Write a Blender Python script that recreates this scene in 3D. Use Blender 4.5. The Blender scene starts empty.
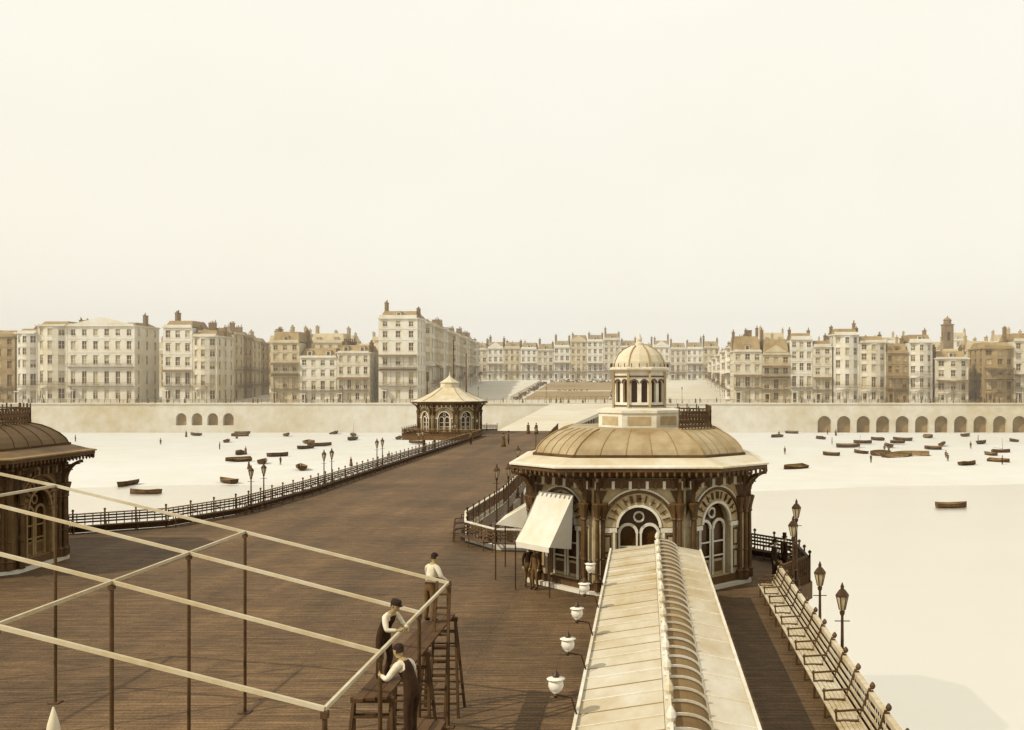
import bpy, math, random
from mathutils import Vector, Matrix
random.seed(7)
R=random.Random(11)
scene=bpy.context.scene
COL=scene.collection

# ---------------------------------------------------------------- materials
def S(v,k=.55):
    """albedo of a toned (albumen print) grey: v = tone 0..1"""
    g=v**(1.32+.2*v+.45*v*v); b=v**(1.85+.6*v+2.3*v*v)
    return tuple(min(.82,c*k) for c in (v,g,b))
def mat(name,c1,c2=None,scale=1.,rough=.85,bump=0.,big=.12,metal=0.,stretch=(1,1,1)):
    m=bpy.data.materials.new(name); m.use_nodes=True
    nt=m.node_tree; N=nt.nodes; L=nt.links
    b=N['Principled BSDF']; b.inputs['Roughness'].default_value=rough; b.inputs['Metallic'].default_value=metal
    try: b.inputs['Specular IOR Level'].default_value=.25
    except: pass
    if c2 is None: c2=tuple(c*.72 for c in c1)
    tc=N.new('ShaderNodeTexCoord'); mp=N.new('ShaderNodeMapping'); mp.inputs['Scale'].default_value=stretch
    L.new(tc.outputs['Object'],mp.inputs['Vector'])
    n1=N.new('ShaderNodeTexNoise'); n1.inputs['Scale'].default_value=scale; n1.inputs['Detail'].default_value=6; n1.inputs['Roughness'].default_value=.65
    n2=N.new('ShaderNodeTexNoise'); n2.inputs['Scale'].default_value=scale*big; n2.inputs['Detail'].default_value=4
    L.new(mp.outputs[0],n1.inputs['Vector']); L.new(mp.outputs[0],n2.inputs['Vector'])
    ad=N.new('ShaderNodeMath'); ad.operation='ADD'; L.new(n1.outputs['Fac'],ad.inputs[0]); L.new(n2.outputs['Fac'],ad.inputs[1])
    mr=N.new('ShaderNodeMapRange'); mr.inputs['From Min'].default_value=.72; mr.inputs['From Max'].default_value=1.28
    L.new(ad.outputs[0],mr.inputs['Value'])
    mx=N.new('ShaderNodeMix'); mx.data_type='RGBA'
    mx.inputs['A'].default_value=(*c2,1); mx.inputs['B'].default_value=(*c1,1)
    L.new(mr.outputs[0],mx.inputs['Factor']); L.new(mx.outputs['Result'],b.inputs['Base Color'])
    if bump:
        bp=N.new('ShaderNodeBump'); bp.inputs['Strength'].default_value=bump; bp.inputs['Distance'].default_value=.05
        L.new(n1.outputs['Fac'],bp.inputs['Height']); L.new(bp.outputs[0],b.inputs['Normal'])
    return m
def deck_mat():
    m=mat('deck_boards',(.142,.083,.036),(.074,.043,.018),scale=2.2,rough=.8,bump=.2,big=.06)
    nt=m.node_tree; N=nt.nodes; L=nt.links; b=N['Principled BSDF']
    src=b.inputs['Base Color'].links[0].from_socket
    tc=[n for n in N if n.type=='TEX_COORD'][0]
    br=N.new('ShaderNodeTexBrick'); br.inputs['Scale'].default_value=1.
    br.inputs['Brick Width'].default_value=5.2; br.inputs['Row Height'].default_value=.21; br.inputs['Mortar Size'].default_value=.014
    br.inputs['Color1'].default_value=(1,1,1,1); br.inputs['Color2'].default_value=(.76,.76,.76,1); br.inputs['Mortar'].default_value=(.42,.42,.42,1)
    br.inputs['Bias'].default_value=.1
    wn=N.new('ShaderNodeTexNoise'); wn.inputs['Scale'].default_value=.35; L.new(tc.outputs['Object'],wn.inputs['Vector'])
    ws=N.new('ShaderNodeVectorMath'); ws.operation='SCALE'; ws.inputs['Scale'].default_value=.12; L.new(wn.outputs['Color'],ws.inputs[0])
    wa=N.new('ShaderNodeVectorMath'); wa.operation='ADD'; L.new(tc.outputs['Object'],wa.inputs[0]); L.new(ws.outputs[0],wa.inputs[1])
    L.new(wa.outputs[0],br.inputs['Vector'])
    def streak(sc,lo,hi,fm=.3,fx=.7,det=5):
        mp=N.new('ShaderNodeMapping'); mp.inputs['Scale'].default_value=sc
        n=N.new('ShaderNodeTexNoise'); n.inputs['Scale'].default_value=1.; n.inputs['Detail'].default_value=det
        L.new(tc.outputs['Object'],mp.inputs[0]); L.new(mp.outputs[0],n.inputs['Vector'])
        mr=N.new('ShaderNodeMapRange'); mr.inputs['From Min'].default_value=fm; mr.inputs['From Max'].default_value=fx; mr.inputs['To Min'].default_value=lo; mr.inputs['To Max'].default_value=hi
        L.new(n.outputs['Fac'],mr.inputs[0]); return mr.outputs[0]
    m1=N.new('ShaderNodeMix'); m1.data_type='RGBA'; m1.blend_type='MULTIPLY'; m1.inputs['Factor'].default_value=1
    L.new(src,m1.inputs['A']); L.new(br.outputs['Color'],m1.inputs['B'])
    cur=m1.outputs['Result']
    for s in (streak((.45,.03,1),.78,1.25),streak((.6,9,1),.72,1.35,.35,.65,3),streak((.12,.1,1),.8,1.22),streak((14,14,1),.8,1.25,.35,.65,2)):
        v=N.new('ShaderNodeVectorMath'); v.operation='SCALE'; L.new(cur,v.inputs[0]); L.new(s,v.inputs['Scale']); cur=v.outputs[0]
    L.new(cur,b.inputs['Base Color'])
    return m
M={}
M['deck']=deck_mat()
M['wood_dark']=mat('dark_timber',S(.16),S(.07),3,.8,.2)
M['wood_pale']=mat('pale_timber',S(.88),S(.66),3,.7,.1)
M['rail_wood']=mat('weathered_rail_timber',S(.5),S(.3),3,.7,.1)
M['iron']=mat('painted_iron',S(.12),S(.06),4,.5)
M['iron_brown']=mat('brown_painted_iron',S(.19),S(.08),4,.6)
M['white']=mat('white_paint',S(.96,.66),S(.80,.58),2.5,.6,.05)
M['worn_white']=mat('weathered_white_paint',S(.90,.60),S(.60,.55),3.5,.7,.1)
M['zinc']=mat('zinc_roof',S(.93,.56),S(.66,.53),1.1,.6,.1,stretch=(1,.5,1))
M['glass']=mat('dark_window_glass',S(.12),S(.05),2,.2)
M['kwall']=mat('kiosk_cream_paint',S(.78),S(.46),2.5,.75,.1)
M['kred']=mat('kiosk_brown_paint',S(.20),S(.09),3,.6,.1)
M['kwall2']=mat('kiosk_shaded_paint',S(.38),S(.22),2.5,.75,.1)  # kiosk cream darkened, its shaded side put into the colour
M['lead']=mat('lead_roof',S(.80,.52),S(.40,.5),.8,.6,.1)
M['lead_pale']=mat('pale_lead_roof',S(.93,.58),S(.72,.55),.8,.6,.1)
M['lead_dark']=mat('shaded_lead_roof',S(.34,.5),S(.18,.5),.8,.6,.1)  # lead browned, shade painted into the roof colour
M['canvas']=mat('awning_canvas',S(.97,.62),S(.86,.58),1.2,.9)
M['beach']=mat('shingle_beach',S(.985,.56),S(.955,.52),.12,.95,.2,big=.15)
M['sea']=mat('pale_sea_water',(.885,.845,.755),(.855,.805,.70),.04,.34,.1,big=.2,metal=.88,stretch=(.5,1.3,1))
M['stone']=mat('sea_wall_stone',S(.95,.62),S(.80,.56),.3,.9,.1)
M['road']=mat('chalk_road',S(.95,.57),S(.84,.53),.12,.95)
M['grass']=mat('grass_lawn',S(.58,.5),S(.36,.5),.25,.95)
M['leaf']=mat('shrub_leaves',S(.36,.5),S(.18,.5),1.5,.95)
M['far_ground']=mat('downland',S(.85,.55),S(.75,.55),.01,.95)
WALLS=[mat('stucco_cream',S(.97,.66),S(.84,.6),.25,.9),mat('stucco_pale',S(.95,.64),S(.76,.58),.25,.9),
       mat('stucco_buff',S(.86,.62),S(.64,.56),.25,.9),mat('stucco_stained',S(.62,.56),S(.40,.54),.3,.9)]
FWALLS=[mat('hazed_stucco',S(.965,.70),S(.91,.66),.2,.9),mat('hazed_brick',S(.86,.66),S(.72,.62),.2,.9)]  # far walls paled, haze mixed into their colour
M['pane']=mat('house_glass',S(.33,.5),S(.14,.5),.8,.4)
M['pane_far']=mat('hazed_house_glass',S(.62,.56),S(.46,.55),.8,.5)  # far glass lightened to imitate haze
M['blind']=mat('window_blind',S(.85,.6),S(.55,.55),.8,.8)
M['slate']=mat('slate_roof',S(.62,.55),S(.38,.52),.5,.8)
M['slate_far']=mat('hazed_slate',S(.82,.6),S(.66,.58),.6,.8)  # far slate with haze put into its tone
M['hiron']=mat('balcony_iron',S(.38,.52),S(.20,.5),1,.7)
M['brick']=mat('chimney_brick',S(.46,.54),S(.25,.5),1,.9)
M['brick_far']=mat('hazed_chimney_brick',S(.68,.6),S(.52,.58),1,.9)  # far chimneys, haze painted in as paler brick
M['thwart']=mat('boat_timber',S(.5,.5),S(.3,.5),1,.9)
M['skin']=mat('skin',S(.62,.55),S(.5,.55),8,.6)
M['shirt']=mat('white_shirt',S(.95,.66),S(.74,.6),7,.9,.3)
M['cloth_dark']=mat('dark_cloth',S(.08),S(.03),9,.9,.3)
M['cloth_mid']=mat('brown_cloth',S(.26),S(.15),9,.9,.2)
M['hair']=mat('dark_hair',S(.05),S(.02),20,.8)
M['hull']=mat('tarred_hull',S(.20,.5),S(.07,.5),1.2,.7)
M['globe']=mat('opal_lamp_glass',S(.97,.7),S(.9,.66),3,.25)

# ---------------------------------------------------------------- mesh builder
class MB:
    def __init__(s): s.v=[];s.f=[];s.m=[]
    def face(s,pts,m=0):
        i=len(s.v); s.v+= [tuple(p) for p in pts]; s.f.append(tuple(range(i,i+len(pts)))); s.m.append(m)
    def box(s,x0,x1,y0,y1,z0,z1,m=0):
        i=len(s.v)
        s.v+=[(x0,y0,z0),(x1,y0,z0),(x1,y1,z0),(x0,y1,z0),(x0,y0,z1),(x1,y0,z1),(x1,y1,z1),(x0,y1,z1)]
        for q in ((0,3,2,1),(4,5,6,7),(0,1,5,4),(1,2,6,5),(2,3,7,6),(3,0,4,7)):
            s.f.append(tuple(i+k for k in q)); s.m.append(m)
    def beam(s,a,b,w,h,m=0):
        a=Vector(a);b=Vector(b);d=(b-a)
        if d.length<1e-6:return
        d.normalize(); up=Vector((0,0,1)) if abs(d.z)<.95 else Vector((0,1,0))
        r=d.cross(up).normalized()*w/2; u=r.cross(d).normalized()*h/2
        i=len(s.v)
        for p in (a,b):
            s.v+=[tuple(p-r-u),tuple(p+r-u),tuple(p+r+u),tuple(p-r+u)]
        for q in ((0,1,2,3),(7,6,5,4),(0,4,5,1),(1,5,6,2),(2,6,7,3),(3,7,4,0)):
            s.f.append(tuple(i+k for k in q)); s.m.append(m)
    def tube(s,a,b,r0,r1=None,n=8,m=0,cap=True):
        r1=r0 if r1 is None else r1
        a=Vector(a);b=Vector(b);d=(b-a).normalized(); up=Vector((0,0,1)) if abs(d.z)<.95 else Vector((1,0,0))
        x=d.cross(up).normalized(); y=x.cross(d)
        i=len(s.v)
        for p,r in((a,r0),(b,r1)):
            for k in range(n):
                t=2*math.pi*k/n; s.v.append(tuple(p+x*r*math.cos(t)+y*r*math.sin(t)))
        for k in range(n):
            s.f.append((i+k,i+(k+1)%n,i+n+(k+1)%n,i+n+k)); s.m.append(m)
        if cap:
            s.f.append(tuple(i+k for k in range(n))); s.m.append(m)
            s.f.append(tuple(i+n+k for k in range(n))); s.m.append(m)
    def lathe(s,prof,c=(0,0,0),n=12,m=0,rot=0):
        i=len(s.v)
        for r,z in prof:
            for k in range(n):
                t=2*math.pi*k/n+rot; s.v.append((c[0]+r*math.cos(t),c[1]+r*math.sin(t),c[2]+z))
        for j in range(len(prof)-1):
            for k in range(n):
                s.f.append((i+j*n+k,i+j*n+(k+1)%n,i+(j+1)*n+(k+1)%n,i+(j+1)*n+k)); s.m.append(m)
        s.f.append(tuple(i+(len(prof)-1)*n+k for k in range(n))); s.m.append(m)
        s.f.append(tuple(i+k for k in range(n))); s.m.append(m)
    def loft(s,rings,m=0,cap=True):
        n=len(rings[0]); i=len(s.v)
        for r in rings: s.v+=[tuple(p) for p in r]
        for j in range(len(rings)-1):
            for k in range(n):
                s.f.append((i+j*n+k,i+j*n+(k+1)%n,i+(j+1)*n+(k+1)%n,i+(j+1)*n+k)); s.m.append(m)
        if cap:
            s.f.append(tuple(i+(len(rings)-1)*n+k for k in range(n))); s.m.append(m)
            s.f.append(tuple(i+k for k in range(n))); s.m.append(m)
    def obj(s,name,mats,parent=None,smooth=False,loc=None,rot=0):
        me=bpy.data.meshes.new(name); me.from_pydata(s.v,[],s.f)
        for m in (mats if isinstance(mats,(list,tuple)) else [mats]): me.materials.append(m)
        me.polygons.foreach_set('material_index',s.m)
        if smooth: me.polygons.foreach_set('use_smooth',[True]*len(s.f))
        me.update()
        o=bpy.data.objects.new(name,me); COL.objects.link(o)
        if loc: o.location=loc
        if rot: o.rotation_euler=(0,0,rot)
        if parent: o.parent=parent
        return o
def empty(name,loc=(0,0,0),rot=0):
    o=bpy.data.objects.new(name,None); COL.objects.link(o); o.location=loc; o.rotation_euler=(0,0,rot); o.empty_display_size=.5
    return o

def arch_bay(mw,md,mp,u0,u1,v0,v1,cu,r,vs,vb,depth,n=10,mwi=0,mdi=0,back=True):
    if cu-r>u0: mw.face([mp(u0,v0,0),mp(cu-r,v0,0),mp(cu-r,v1,0),mp(u0,v1,0)],mwi)
    if u1>cu+r: mw.face([mp(cu+r,v0,0),mp(u1,v0,0),mp(u1,v1,0),mp(cu+r,v1,0)],mwi)
    if vb>v0: mw.face([mp(cu-r,v0,0),mp(cu+r,v0,0),mp(cu+r,vb,0),mp(cu-r,vb,0)],mwi)
    arc=[(cu-r*math.cos(math.pi*k/n),vs+r*math.sin(math.pi*k/n)) for k in range(n+1)]
    for a,b in zip(arc,arc[1:]):
        mw.face([mp(a[0],a[1],0),mp(b[0],b[1],0),mp(b[0],v1,0),mp(a[0],v1,0)],mwi)
    out=[(cu-r,vb)]+arc+[(cu+r,vb)]
    for a,b in zip(out,out[1:]+out[:1]):
        mw.face([mp(a[0],a[1],0),mp(b[0],b[1],0),mp(b[0],b[1],depth),mp(a[0],a[1],depth)],mwi)
    if back: md.face([mp(a,b,depth) for a,b in out],mdi)
def arch_ring(mb,mp,cu,vs,r0,r1,d0,d1,n=16,mats=(0,)):
    for k in range(n):
        a=math.pi*k/n;b=math.pi*(k+1)/n
        P=lambda r,t,d: mp(cu-r*math.cos(t),vs+r*math.sin(t),d)
        m=mats[k%len(mats)]
        mb.face([P(r0,a,d1),P(r0,b,d1),P(r1,b,d1),P(r1,a,d1)],m)
        mb.face([P(r1,a,d1),P(r1,b,d1),P(r1,b,d0),P(r1,a,d0)],m)
        mb.face([P(r0,a,d1),P(r0,b,d1),P(r0,b,d0),P(r0,a,d0)],m)

# ---------------------------------------------------------------- sea, beach, land
mb=MB()
mb.face([(-6000,-3000,-8.6),(6000,-3000,-8.6),(6000,170,-8.6),(-6000,170,-8.6)])
mb.obj('sea_water',M['sea'])
mb=MB()
xs=[-6000,-600,-300]+[x for x in range(-280,300,20)]+[300,600,6000]
ysb=[118,135,160,200,240,280,319]
def bz(x,y):
    t=(y-118)/200
    return -9.0+1.5*min(1,t*1.25)+ .18*math.sin(x*.05+y*.09)*math.sin(math.pi*min(1,max(0,t)))
def yb(x,y): return y+ (8*math.sin(x*.02)+5*math.sin(x*.053) if y<150 else 0)
for a,b in zip(xs,xs[1:]):
    for c,d in zip(ysb,ysb[1:]):
        mb.face([(a,yb(a,c),bz(a,c)),(b,yb(b,c),bz(b,c)),(b,yb(b,d),bz(b,d)),(a,yb(a,d),bz(a,d))])
mb.obj('shingle_beach',M['beach'],smooth=True)
def gz(y):
    if y<340: return 1.7
    if y<470: return 1.7+(y-340)/130*7.6
    if y<900: return 9.3+(y-470)*.02
    return 17.9+(y-900)*.008
mb=MB()
xs=[-9000,-600,-200,-90,30,200,600,9000]; ys=[318.8,340,470,700,900,1800,4000,9000]
for a,b in zip(xs,xs[1:]):
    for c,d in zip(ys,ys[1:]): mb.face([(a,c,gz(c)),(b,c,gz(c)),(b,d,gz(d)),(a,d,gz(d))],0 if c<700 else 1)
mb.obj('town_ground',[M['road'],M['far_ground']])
def sheet(name,x0,x1,y0,y1,m,dz=.03,n=6):
    mb=MB()
    for k in range(n):
        a=y0+(y1-y0)*k/n;b=y0+(y1-y0)*(k+1)/n
        mb.face([(x0,a,gz(a)+dz),(x1,a,gz(a)+dz),(x1,b,gz(b)+dz),(x0,b,gz(b)+dz)])
    return mb.obj(name,m)
sheet('square_lawn',-43,-13,352,395,M['grass'],.05)
sheet('square_lawn',-43,-13,401,456,M['grass'],.05)
sheet('esplanade_road',-600,600,326,334,M['road'],.02)
mb=MB(); mb.box(-600,600,325.6,325.9,1.7,1.86); mb.obj('esplanade_kerb',M['stone'])

mb=MB(); md=MB()
mp=lambda u,v,d:(u,318+d,v)
x=-320
while x<-40:
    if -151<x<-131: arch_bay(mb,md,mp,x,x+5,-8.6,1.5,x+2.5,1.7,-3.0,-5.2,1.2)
    else: mb.face([mp(x,-8.6,0),mp(x+5,-8.6,0),mp(x+5,1.5,0),mp(x,1.5,0)])
    x+=5
mb.face([mp(-40,-8.6,0),mp(54,-8.6,0),mp(54,1.5,0),mp(-40,1.5,0)])
x=54
while x<320:
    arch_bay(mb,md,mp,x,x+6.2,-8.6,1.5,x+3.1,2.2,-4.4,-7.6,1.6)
    x+=6.2
mb.box(-320,320,317.7,318.8,1.5,1.95)
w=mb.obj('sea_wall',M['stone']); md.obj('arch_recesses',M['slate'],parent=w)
mb=MB()
for z in (2.25,2.6,3.0): mb.box(-320,320,318.1,318.18,z,z+.07)
for k in range(-160,161): mb.box(k*2-.05,k*2+.05,318.08,318.2,1.9,3.1)
mb.obj('esplanade_railing',M['hiron'])

# ---------------------------------------------------------------- town houses
def facade(mw,mg,mp,W,zs,bays,ww,far=False,arch=False):
    bw=W/bays; us=[0]
    for i in range(bays): c=(i+.5)*bw; us+=[c-ww/2,c+ww/2]
    us.append(W)
    rows=[]
    for j,(a,b) in enumerate(zip(zs,zs[1:])):
        h=b-a; rows+=[(a,a+h*(.14 if j==1 else .24),0),(a+h*(.14 if j==1 else .24),a+h*.8,1),(a+h*.8,b,0)]
    for (a,b,t) in rows:
        for i in range(len(us)-1):
            u0,u1=us[i],us[i+1]
            if t and i%2==1:
                D=.3
                mw.face([mp(u0,a,0),mp(u0,b,0),mp(u0,b,D),mp(u0,a,D)]);mw.face([mp(u1,a,0),mp(u1,b,0),mp(u1,b,D),mp(u1,a,D)])
                mw.face([mp(u0,a,0),mp(u1,a,0),mp(u1,a,D),mp(u0,a,D)]);mw.face([mp(u0,b,0),mp(u1,b,0),mp(u1,b,D),mp(u0,b,D)])
                k=R.random()
                if k<.3:
                    mg.face([mp(u0,a,D),mp(u1,a,D),mp(u1,b,D),mp(u0,b,D)],1)
                elif k<.7:
                    s=a+(b-a)*R.uniform(.3,.8)
                    mg.face([mp(u0,a,D),mp(u1,a,D),mp(u1,s,D),mp(u0,s,D)],0); mg.face([mp(u0,s,D),mp(u1,s,D),mp(u1,b,D),mp(u0,b,D)],1)
                else: mg.face([mp(u0,a,D),mp(u1,a,D),mp(u1,b,D),mp(u0,b,D)],0)
                if not far:
                    um=(u0+u1)/2; vm=(a+b)/2
                    mw.face([mp(um-.06,a,D-.05),mp(um+.06,a,D-.05),mp(um+.06,b,D-.05),mp(um-.06,b,D-.05)])
                    mw.face([mp(u0,vm-.06,D-.08),mp(u1,vm-.06,D-.08),mp(u1,vm+.06,D-.08),mp(u0,vm+.06,D-.08)])
                    for (p,q,o) in ((a-.2,a,.16),(b+.1,b+.35,.22)):
                        mw.face([mp(u0-.2,p,-o),mp(u1+.2,p,-o),mp(u1+.2,q,-o),mp(u0-.2,q,-o)])
                        mw.face([mp(u0-.2,q,-o),mp(u1+.2,q,-o),mp(u1+.2,q,.0),mp(u0-.2,q,.0)])
                        mw.face([mp(u0-.2,p,-o),mp(u1+.2,p,-o),mp(u1+.2,p,.0),mp(u0-.2,p,.0)])
            else: mw.face([mp(u0,a,0),mp(u1,a,0),mp(u1,b,0),mp(u0,b,0)])
def house(name,loc,rot,W,D,H,nf=5,bays=3,bow=0,wall=None,far=False,roof=2.5,side=(1,1),balc=True,nchim=2,sideb=3,hood=False,ped=False):
    e=empty(name,loc,rot)
    mw=MB();mg=MB();mi=MB();mr=MB();mc=MB()
    hs=[1.1,1.25]+[1.0-.1*k for k in range(nf-2)]; hs=[h*R.uniform(.93,1.07) for h in hs]; t=sum(hs); zs=[0]
    for h in hs: zs.append(zs[-1]+h/t*H)
    if bow:
        def bf(u):
            q=(u%(W/bow))/(W/bow); q=(q-.12)/.76
            if q<=0 or q>=1: return 0
            return 1.5*math.sin(math.pi*q)**.55
        if bow*3!=bays: bays=bow*3
    else: bf=lambda u:0
    front=lambda u,v,d:(u,d-bf(u),v)
    ww=min(1.5,W/bays*R.uniform(.42,.54))
    facade(mw,mg,front,W,zs,bays,ww,far)
    if side[1]: facade(mw,mg,lambda u,v,d:(W-d,u,v),D,zs,sideb,min(1.3,D/sideb*.4),far)
    else: mw.face([(W,0,0),(W,D,0),(W,D,H),(W,0,H)])
    if side[0]: facade(mw,mg,lambda u,v,d:(d,D-u,v),D,zs,sideb,min(1.3,D/sideb*.4),far)
    else: mw.face([(0,0,0),(0,D,0),(0,D,H),(0,0,H)])
    mw.face([(0,D,0),(W,D,0),(W,D,H),(0,D,H)])
    if not bow:
        for z in zs[1:-1]: mw.box(.003,W-.003,-.14,-.003,z-.15,z+.12)
    mw.box(-.02,W+.02,-.55-(1.2 if bow else 0),-.004,H-.003,H+.4)
    for sx in(0,1):
        if side[sx]:
            x=W if sx else 0; mw.box(x-(.4 if not sx else -.021),x+(.4 if sx else -.021),0,D,H-.003,H+.4)
    mw.box(.3,W-.3,-.25,.2,H+.403,H+R.uniform(.7,1.4))
    if ped:
        c=W/2; mw.face([(c-W*.4,-.3,H+.9),(c+W*.4,-.3,H+.9),(c,-.3,H+3.2)]); mw.face([(c-W*.4,-.3,H+.9),(c,-.3,H+3.2),(c,2.5,H+3.2),(c-W*.4,2.5,H+.9)]); mw.face([(c+W*.4,-.3,H+.9),(c,-.3,H+3.2),(c,2.5,H+3.2),(c+W*.4,2.5,H+.9)])
    a=.35; h=roof
    b0=[(a,a*2,H+.3),(W-a,a*2,H+.3),(W-a,D-a,H+.3),(a,D-a,H+.3)]
    k=min(W,D)*.22
    b1=[(a+k*.3,a+k,H+.3+h),(W-a-k*.3,a+k,H+.3+h),(W-a-k*.3,D-a-k,H+.3+h),(a+k*.3,D-a-k,H+.3+h)]
    mr.loft([b0,b1])
    if roof>2.2:
        nd=max(1,bays//2)
        for i in range(nd):
            c=(i+.5)*W/nd
            mw.box(c-.8,c+.8,.9,3,H+.6,H+2.3); mg.box(c-.5,c+.5,.85,.897,H+.9,H+2.0)
            mr.box(c-.95,c+.95,.75,3.1,H+2.303,H+2.5)
    for i in range(nchim):
        if R.random()<.2: continue
        cx=(0.7 if i==0 else W-.7) if nchim<=2 else .7+(W-1.4)*i/(nchim-1)
        cy=D*R.uniform(.3,.7); ch=h+R.uniform(.6,3.4); dl=R.uniform(.7,1.4)
        mc.box(cx-.42,cx+.42,cy-dl,cy+dl,H+.2,H+ch); mc.box(cx-.52,cx+.52,cy-dl-.1,cy+dl+.1,H+ch+.003,H+ch+.25)
        for q in range(R.choice((2,3,4))):
            yy=cy-dl+.3+.55*q
            if yy<cy+dl: mc.tube((cx,yy,H+ch+.25),(cx,yy,H+ch+R.uniform(.6,1.3)),.17,.13,6)
    if balc:
        for fl in ([1,2] if balc==2 else [1]):
            z=zs[fl]+.2; o=1.15+(1.45 if bow else 0)
            mi.box(.1,W-.1,-o,-.16 if not bow else -o+.9,z-.12,z)
            mi.box(.1,W-.1,-o,-o+.06,z+1.0,z+1.08)
            n=int(W/.5)
            for q in range(n+1):
                xx=.12+(W-.24)*q/n; mi.box(xx-.025,xx+.025,-o+.01,-o+.05,z,z+1.0)
            if hood:
                zt=zs[fl+1]-.3
                mi.face([(.1,-o-.1,zt-.7),(W-.1,-o-.1,zt-.7),(W-.1,-o*.45,zt-.1),(.1,-o*.45,zt-.1)]); mi.face([(.1,-o*.45,zt-.1),(W-.1,-o*.45,zt-.1),(W-.1,-.1,zt),(.1,-.1,zt)])
                for q in range(bays+1):
                    xx=.15+(W-.3)*q/bays; mi.box(xx-.05,xx+.05,-o,-o+.08,z,zt-.65)
    if not far:
        px=W/bays*.5
        mw.box(px-1.0,px+1.0,-2,-.15-(1.5 if bow else 0),zs[1]*.72,zs[1]*.72+.3)
        for q in(-.8,.8): mw.tube((px+q,-1.8,0),(px+q,-1.8,zs[1]*.72),.16,.13,8)
        mg.box(px-.55,px+.55,-.06,-.003,.2,zs[1]*.66)
    wm=wall or R.choice(WALLS[:3])
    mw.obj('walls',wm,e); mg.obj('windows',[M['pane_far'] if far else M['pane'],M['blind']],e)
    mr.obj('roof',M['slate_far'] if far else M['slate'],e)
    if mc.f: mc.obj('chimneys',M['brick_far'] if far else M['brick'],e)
    if mi.f: mi.obj('balconies',M['hiron'],e)
    return e
Y0=334
def front_row(units):
    for (x0,x1,H,nf,bays,bow,D,roof,wi,hood,b,sd) in units:
        house('seafront_house',(x0,Y0,1.7),0,x1-x0,D,H,nf,bays,bow,WALLS[wi],False,roof,sd,b,2,max(3,int(D/4.5)),hood,ped=(x0 in (39.1,-192.9)))
front_row([
 (-252,-238,24,5,4,0,16,2,2,0,1,(0,0)),(-237.9,-225,25,5,3,0,16,2,1,1,1,(0,0)),(-224.9,-210.5,22,5,4,0,16,2,3,0,1,(0,1)),
 (-209.8,-203,23,5,3,1,16,1.5,0,0,1,(1,0)),(-202.9,-193,25.5,5,3,1,16,1.5,1,0,1,(0,0)),
 (-192.9,-170.5,25.5,5,6,0,17,1.2,0,0,2,(0,1)),
 (-161,-151.2,25,5,3,0,14,2.2,0,1,1,(1,0)),(-151.1,-143,22,5,3,1,14,2,1,0,1,(0,1)),
 (-125,-115.5,20,5,3,0,16,3.5,2,1,2,(1,0)),(-115.4,-103,15,4,4,0,14,3,0,0,1,(0,1)),(-102.9,-92,16.5,4,4,0,14,2.5,1,1,1,(1,1)),
 (-89,-76,28,6,3,0,12,2.5,0,1,2,(1,1)),
 (29.5,39,17,4,3,0,13,5,1,1,1,(1,0)),(39.1,48.5,16,4,3,0,14,5,2,1,2,(0,0)),
 (48.6,56,21,5,3,0,14,2,0,0,1,(0,0)),(56.1,62.5,18.5,5,2,0,14,2,1,1,1,(0,1)),
 (63,71.5,22.5,5,3,1,14,2,0,0,1,(1,0)),(71.6,80.5,20,5,3,1,14,2,1,0,1,(0,0)),(80.6,88,16.5,4,3,0,14,3,3,1,1,(0,0)),(88.1,96,20,5,3,1,14,2.5,0,0,2,(0,1)),
 (97,108,14.5,4,3,1,14,2.5,1,1,1,(1,1)),
 (113,123,18,5,3,1,16,2,3,1,2,(1,0)),(123.1,133,20.5,5,3,0,16,2.5,1,1,1,(0,0)),(133.1,144,18,5,3,1,16,2.5,0,1,1,(0,0)),(144.1,156,20,5,4,0,16,2.5,2,0,1,(0,0)),(156.1,170,19,5,4,0,16,2.5,1,0,1,(0,1))])
for k in range(4):
    y=348+k*8.2
    house('terraced_house',(-143,y,gz(y)),math.pi/2,8.1,12,23.5-(gz(y)-1.7)-k*.8,5,2,0,WALLS[3 if k%2 else 2],False,2,(0,1),2,2,3,False)
y=346.5;k=0
while y<452:
    H=27.2-(gz(y)-1.7)-(y-346)*.03
    house('terraced_house',(-76,y,gz(y)),math.pi/2,7.9,12,H,5,3,0 if k%3 else 1,WALLS[[1,0,2][k%3]],False,2,(0,1),1,2,3,k%2==0)
    house('terraced_house',(29.5,y+7.9,gz(y+7)),-math.pi/2,7.9,12,H-9-(k%3),4,3,1 if k%3==0 else 0,WALLS[[0,1,2][k%3]],False,3,(1,0),1,2,3,k%2==0)
    y+=8;k+=1
x=-92;k=0
while x<34:
    mid= -42<x<-12
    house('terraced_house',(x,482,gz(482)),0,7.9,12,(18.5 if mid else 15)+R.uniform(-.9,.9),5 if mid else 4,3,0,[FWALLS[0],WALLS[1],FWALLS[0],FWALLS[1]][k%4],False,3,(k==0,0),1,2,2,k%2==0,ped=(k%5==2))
    x+=8;k+=1
for (xa,xb,yy,Hm) in ((-250,-95,415,16),(38,230,400,14),(-320,-100,520,17),(60,330,520,17),(-130,160,600,14)):
    x=xa
    while x<xb:
        w=R.uniform(8,15); H=Hm+R.uniform(-4,3.5)
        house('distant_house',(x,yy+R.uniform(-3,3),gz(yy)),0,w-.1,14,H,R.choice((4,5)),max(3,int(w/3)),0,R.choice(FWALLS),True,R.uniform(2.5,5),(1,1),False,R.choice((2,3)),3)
        x+=w+(R.uniform(4,14) if R.random()<.35 else 0)
e=empty('church_tower',(127,420,gz(420)))
mb=MB(); md=MB()
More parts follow.
